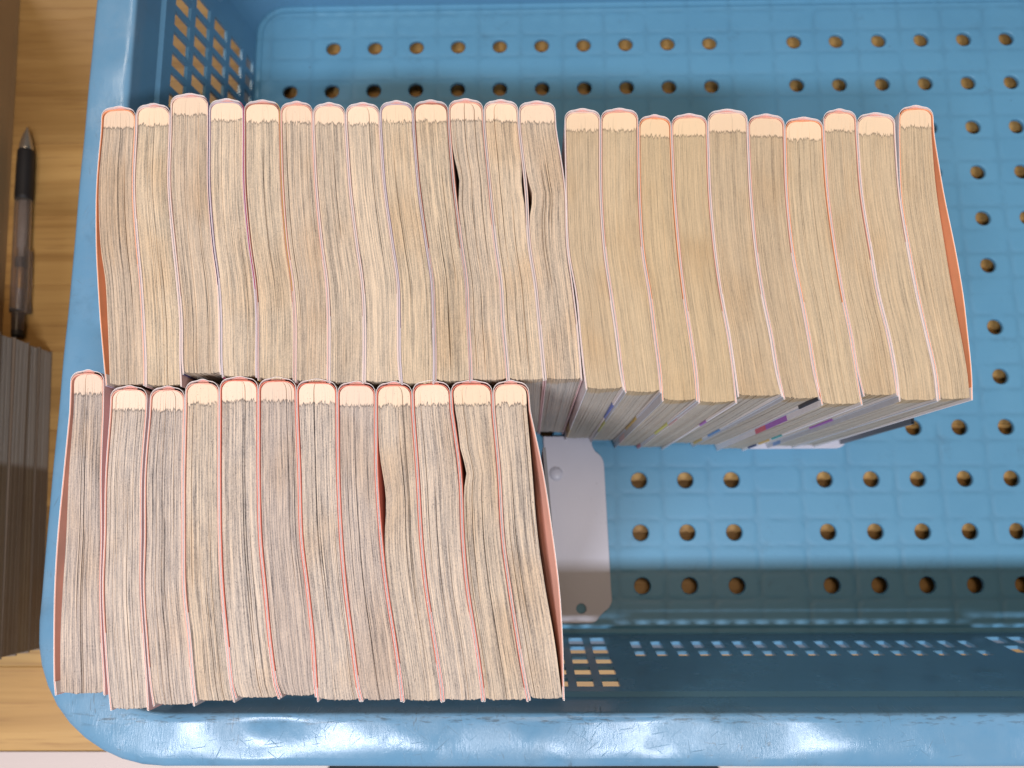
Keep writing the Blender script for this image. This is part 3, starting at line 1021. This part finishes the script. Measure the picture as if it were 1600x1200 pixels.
def plate(name, pts, holes, th, mat, parent, z):
    """flat sheet of the given outline (hole units) with round holes"""
    cu = bpy.data.curves.new(name, 'CURVE'); cu.dimensions = '2D'; cu.fill_mode = 'BOTH'; cu.extrude = th / 2; cu.bevel_depth = th * 0.2
    def spl(ps):
        sp = cu.splines.new('POLY'); sp.points.add(len(ps) - 1); sp.use_cyclic_u = True
        for q, (c, r) in zip(sp.points, ps):
            q.co = (c * P, -r * P, 0, 1)
    spl(pts)
    for hx, hy, hr in holes:
        spl([(hx + hr * math.cos(a * math.pi / 12), hy + hr * math.sin(a * math.pi / 12)) for a in range(24)])
    tmp = bpy.data.objects.new(name, cu); COL.objects.link(tmp)
    dg = bpy.context.evaluated_depsgraph_get()
    me = bpy.data.meshes.new_from_object(tmp.evaluated_get(dg))
    bpy.data.objects.remove(tmp)
    me.materials.clear(); me.materials.append(mat)
    o = bpy.data.objects.new(name, me); COL.objects.link(o)
    o.parent = parent; o.location = Vector((0, 0, z)) - parent.location
    return o


def arc(cx, cy, r, a0, a1, n=8):
    return [(cx + r * math.cos(math.radians(a0 + (a1 - a0) * k / n)), cy + r * math.sin(math.radians(a0 + (a1 - a0) * k / n))) for k in range(n + 1)]


be = empty('bookend', W(6.2, 11.5, 0.02))
tag(be, 'grey-white metal bookend with a rounded flat foot beside the front row of books', 'bookend', 'metal bookends')
out = [(5.94, 9.42)] + [(6.96, 9.42), (6.98, 9.62)] + [(7.02, 9.70)] + arc(6.90, 10.05, 0.33, -62, -2, 8) + [(7.32, 12.75)] + arc(7.06, 12.85, 0.27, 0, 60, 6) + [(7.10, 13.17)] + arc(6.87, 13.14, 0.20, 20, 90, 6) + [(6.10, 13.34)]
bp = plate('foot_plate', out, [(6.69, 13.05, 0.115)], 0.0012, M['bookend'], be, 0.0016)
m = MB()
sx = [6.14, 6.09, 6.065, 6.055, 6.05]; sz = [0.09, 0.10, 0.14, 0.22, 3.55]
prof_b = [(x_, z_) for x_, z_ in zip(sx, sz)]
def sk(r_):
    return -0.20 + (r_ - 10.0) * 0.075
for off in (0, 0.055):
    m.grid([[W(x_ + off + sk(r_), r_, z_) for r_ in (10.0, 10.2, 13.0, 13.2)] for x_, z_ in prof_b], 0, flip=bool(off))
m.grid([[W(6.05 + o_ + sk(r_), r_, 3.55) for r_ in (10.0, 10.2, 13.0, 13.2)] for o_ in (0, 0.055)])
for r_ in (10.0, 13.2):
    m.grid([[W(x_ + o_ + sk(r_), r_, z_) for x_, z_ in prof_b] for o_ in (0, 0.055)])
m.v = [v - be.location for v in m.v]
m.build('upright_plate', M['bookend_dark'], be)
m = MB()
rings = []
for a in (90, 70, 50, 30, 10, 0):
    rr_ = 0.15 * math.cos(math.radians(a)) + 0.002
    rings.append([W(6.20 + rr_ * math.cos(2 * math.pi * k / 20), 10.22 + rr_ * math.sin(2 * math.pi * k / 20), 0.085 + 0.06 * math.sin(math.radians(a))) - be.location for k in range(20)])
m.grid(rings, close=True)
m.build('embossed_stud', M['bookend'], be, smooth=True)

be2 = empty('bookend', W(12.3, 7.5, 0.02))
tag(be2, 'bookend with dark grey upright and white foot behind the right end of the back row', 'bookend', 'metal bookends')
out = [(10.3, 5.6), (12.50, 5.6)] + arc(12.24, 9.44, 0.26, 0, 90, 8) + [(10.3, 9.70)]
plate('foot_plate', out, [], 0.0012, M['bookend'], be2, 0.0016)
m = MB()
for off in (0, 0.055):
    m.grid([[W(12.34 + off, r_, z_) for r_ in (5.7, 9.2, 9.62)] for z_ in (0.10, 3.0, 3.50)], 0, flip=bool(off))
    m.quad(*[W(12.34 + off, r_, z_) for r_, z_ in ((5.8, 3.50), (9.5, 3.50), (9.35, 3.62), (5.9, 3.62))])
for r_ in (5.7, 9.62):
    m.grid([[W(12.34 + o_, r_, z_) for z_ in (0.10, 3.0, 3.50)] for o_ in (0, 0.055)])
m.v = [v - be2.location for v in m.v]
m.build('upright_plate', M['bookend_dark'], be2)

# ------------------------------------------------------------------ things on the table to the left of the tub


def lying_book(label, z0, th, ang, dx, seed):
    """a paperback lying flat, fore edge towards the tub"""
    rb = np.random.default_rng(seed)
    qa, qb = unp(82, 552, ZT / P), unp(66, 1012, ZT / P)
    c = W(0.5 * (qa[0] + qb[0]), 0.5 * (qa[1] + qb[1]), 0)
    root = empty('book', (c.x + dx, c.y, ZT + z0)); root.rotation_euler = (0, 0, ang)
    tag(root, label, 'book', 'books lying in a stack on the table')
    w, l = 0.112, math.hypot(qa[0] - qb[0], qa[1] - qb[1]) * P
    ns = max(8, int(th * 1000 / 0.9)); zz = np.linspace(0.0008, th - 0.0008, ns + 1)
    verts, uvs, faces = [], [], []
    cols = []
    for k in range(ns):
        j = -abs(rb.normal(0, 0.0004))
        cols += [(zz[k], j), (zz[k + 1], j)]
    yv = np.linspace(-l / 2, l / 2, 8)
    for z, j in cols:
        for q in yv:
            verts.append((j * 0.4 + 0.0001, q, z)); uvs.append((z * 1000, 20 + (q + l / 2) * 1000))
    for a in range(len(cols) - 1):
        for b in range(7):
            o = a * 8 + b; faces.append((o, o + 1, o + 9, o + 8))
    n = len(verts)
    for xx in (-0.003, -w + 0.001):
        for q in (-l / 2, l / 2):
            for z in (0.0008, th - 0.0008):
                verts.append((xx, q, z)); uvs.append((z * 1000, 20 + xx * 1000))
    faces += [(n, n + 4, n + 5, n + 1), (n + 2, n + 3, n + 7, n + 6)]
    # ends seen at the back and front of the stack
    for q0, idx in ((0, 0), (7, 2)):
        for a in range(0, len(cols) - 1):
            v0 = len(verts)
            for aa in (a, a + 1):
                x_, y_, z_ = verts[aa * 8 + q0]
                verts.append((x_, y_, z_)); uvs.append((z_ * 1000, 20))
                verts.append((-w + 0.001, y_, z_)); uvs.append((z_ * 1000, 130))
            faces.append((v0, v0 + 1, v0 + 3, v0 + 2))
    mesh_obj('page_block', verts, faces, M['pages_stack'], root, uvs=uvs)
    m = MB()
    prof_c = [(0.0, th), (-w + 0.002, th), (-w, th - 0.002), (-w, 0.002), (-w + 0.002, 0), (0.0, 0)]
    inn_c = [(0.0, th - 0.0006), (-w + 0.002, th - 0.0006), (-w + 0.0006, th - 0.002), (-w + 0.0006, 0.002), (-w + 0.002, 0.0006), (0.0, 0.0006)]
    for pr in (prof_c, inn_c):
        m.grid([[Vector((x_, q, z_)) for x_, z_ in pr] for q in (-l / 2 - 0.001, l / 2 + 0.001)])
    for q in (-l / 2 - 0.001, l / 2 + 0.001):
        m.grid([[Vector((x_, q, z_)) for x_, z_ in pr] for pr in (prof_c, inn_c)])
    for e in (0, -1):
        m.grid([[Vector((pr[e][0], q, pr[e][1])) for q in (-l / 2 - 0.001, l / 2 + 0.001)] for pr in (prof_c, inn_c)])
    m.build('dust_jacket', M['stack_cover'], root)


_a, _b = unp(82, 552, ZT / P), unp(66, 1012, ZT / P)
STACK_A = math.atan2(_b[0] - _a[0], _b[1] - _a[1])
z = 0.0
ORD2 = ORD + ['fourteenth']
for k in range(14):  # upper books are unseen, added so the stack shades the table strip
    th = (0.0125, 0.0115, 0.0130, 0.0120, 0.0135)[k % 5]
    lying_book(f'shade-toned paperback in the partly added flat stack left of the tub, {ORD2[k]} from the bottom', z + 0.0003, th, STACK_A + math.radians((0, 0.3, -0.2, 0.3, 0)[k % 5]), (0, -0.0004, 0.0003, -0.0006, 0)[k % 5], 40 + k)
    z += th + 0.0002

# cardboard box standing at the left edge
_a, _b = unp(32, 0, ZT / P), unp(5, 500, ZT / P)
bx = empty('cardboard_box', (0.5 * (_a[0] + _b[0]) * P, -0.5 * (_a[1] + _b[1]) * P, ZT))
bx.rotation_euler = (0, 0, math.atan2(_b[0] - _a[0], _b[1] - _a[1]))
tag(bx, 'tall brown cardboard box on the table beside the pen', 'box')
hw, hl_, hh, tk = 0.24, 0.118, 0.30, 0.004
m = MB()
m.box(-hw, 0, -hl_, hl_, 0.0003, 0.004); m.build('bottom_panel', M['cardboard'], bx)
for (a, b, c, d) in ((-tk, 0, -hl_, hl_), (-hw, -hw + tk, -hl_, hl_), (-hw + tk, -tk, -hl_, -hl_ + tk), (-hw + tk, -tk, hl_ - tk, hl_)):
    m = MB(); m.box(a, b, c, d, 0.0042, hh); m.build('side_panel', M['cardboard'], bx)
for s_ in (-1, 1):
    m = MB(); m.grid([[Vector((x_, s_ * hl_, hh)) for x_ in (-hw + tk, -tk)], [Vector((x_, s_ * (hl_ * 0.04), hh + 0.001)) for x_ in (-hw + tk, -tk)]])
    m.grid([[Vector((x_, s_ * hl_, hh + 0.003)) for x_ in (-hw + tk, -tk)], [Vector((x_, s_ * (hl_ * 0.04), hh + 0.004)) for x_ in (-hw + tk, -tk)]])
    m.build('flap', M['cardboard'], bx)

# ball pen
pa = np.array(unp(43, 199, ZT / P + 0.22)); pb = np.array(unp(27, 528, ZT / P + 0.22))
pl = float(np.hypot(*(pb - pa))) * P
pen = empty('ball_pen', (pb[0] * P, -pb[1] * P, ZT + 0.0060))
dxy = pa - pb
pen.rotation_euler = (0, 0, math.atan2(-dxy[1], dxy[0]) - math.pi / 2)
tag(pen, 'clear ball pen with black rubber grip lying on the table', 'pen')
L_ = pl
def lathe_part(name, prof, mat, seg=28):
    b = MB(); b.lathe([(r_ * 0.001, f_ * L_) for r_, f_ in prof], seg); return b.build(name, mat, pen, smooth=True)
lathe_part('tip', [(0.35, 1.0), (0.6, 0.992), (1.0, 0.985), (2.1, 0.965), (3.2, 0.935), (4.1, 0.90), (4.15, 0.885), (3.9, 0.88)], M['pen_metal'])
lathe_part('grip', [(4.0, 0.886), (4.7, 0.882), (4.9, 0.87), (5.1, 0.80), (5.2, 0.72), (5.3, 0.66), (5.3, 0.645), (4.4, 0.64)], M['rubber'])
lathe_part('barrel', [(4.9, 0.642), (5.0, 0.60), (5.0, 0.36), (5.0, 0.14), (4.9, 0.115), (3.9, 0.112), (4.2, 0.14), (4.2, 0.36), (4.2, 0.60), (4.1, 0.642)], M['pen_clear'])
lathe_part('refill', [(0.2, 0.64), (2.6, 0.638), (2.6, 0.42), (1.6, 0.415), (1.4, 0.30), (1.4, 0.14), (0.2, 0.138)], M['pen_white'])
lathe_part('cam_ring', [(2.4, 0.37), (3.4, 0.368), (3.4, 0.325), (2.2, 0.322)], M['pen_smoke'])
lathe_part('spring_sleeve', [(1.7, 0.325), (1.8, 0.32), (1.8, 0.23), (1.5, 0.225)], M['brass'])
lathe_part('push_button', [(3.8, 0.115), (3.7, 0.09), (3.5, 0.035), (3.4, 0.03)], M['pen_smoke'])
lathe_part('button_cap', [(3.45, 0.032), (3.4, 0.015), (3.0, 0.003), (0.1, 0.0)], M['rubber'])
b = MB()
b.box(0.0046, 0.0062, 0.11 * L_, 0.40 * L_, -0.0022, 0.0012); b.box(0.0040, 0.0064, 0.11 * L_, 0.15 * L_, -0.0028, 0.0018)
b.build('clip', M['pen_clear'], pen)

# pale front board of the table and a black mat on it
m = MB()
yf = -(ROW_FRONT + 0.02) * P
m.box(-0.9, 1.2, yf - 0.012, yf, -0.03, 0.0); m.box(-0.9, 1.2, yf - 0.09, yf - 0.0125, -0.03, -0.0002)
o = m.build('front_board', M['vinyl'], table); o.location = Vector((0, 0, ZT)) - table.location
c0, r0 = unp(508, 1193, -0.2); c1, r1 = unp(1128, 1194, -0.2)
mt = empty('mat', W(0.5 * (c0 + c1), r0 + 1.2, 0)); mt.location.z = ZT
tag(mt, 'black mat with rounded corners on the pale table front edge', 'mat')
m = MB(); hwx, hwy, rc = (c1 - c0) / 2 * P, 1.2 * P, 0.25 * P
ringp = []
for cx, cy, a0 in ((hwx - rc, hwy - rc, 0), (-hwx + rc, hwy - rc, 90), (-hwx + rc, -hwy + rc, 180), (hwx - rc, -hwy + rc, 270)):
    ringp += [(cx + rc * math.cos(math.radians(a0 + 15 * k)), cy + rc * math.sin(math.radians(a0 + 15 * k))) for k in range(7)]
m.grid([[Vector((x_ * f_, y_ * f_, z_)) for x_, y_ in ringp] for f_, z_ in ((1.0, 0.0002), (1.0, 0.002), (0.996, 0.0026), (0.02, 0.0027))], close=True)
m.build('pad', M['black'], mt)
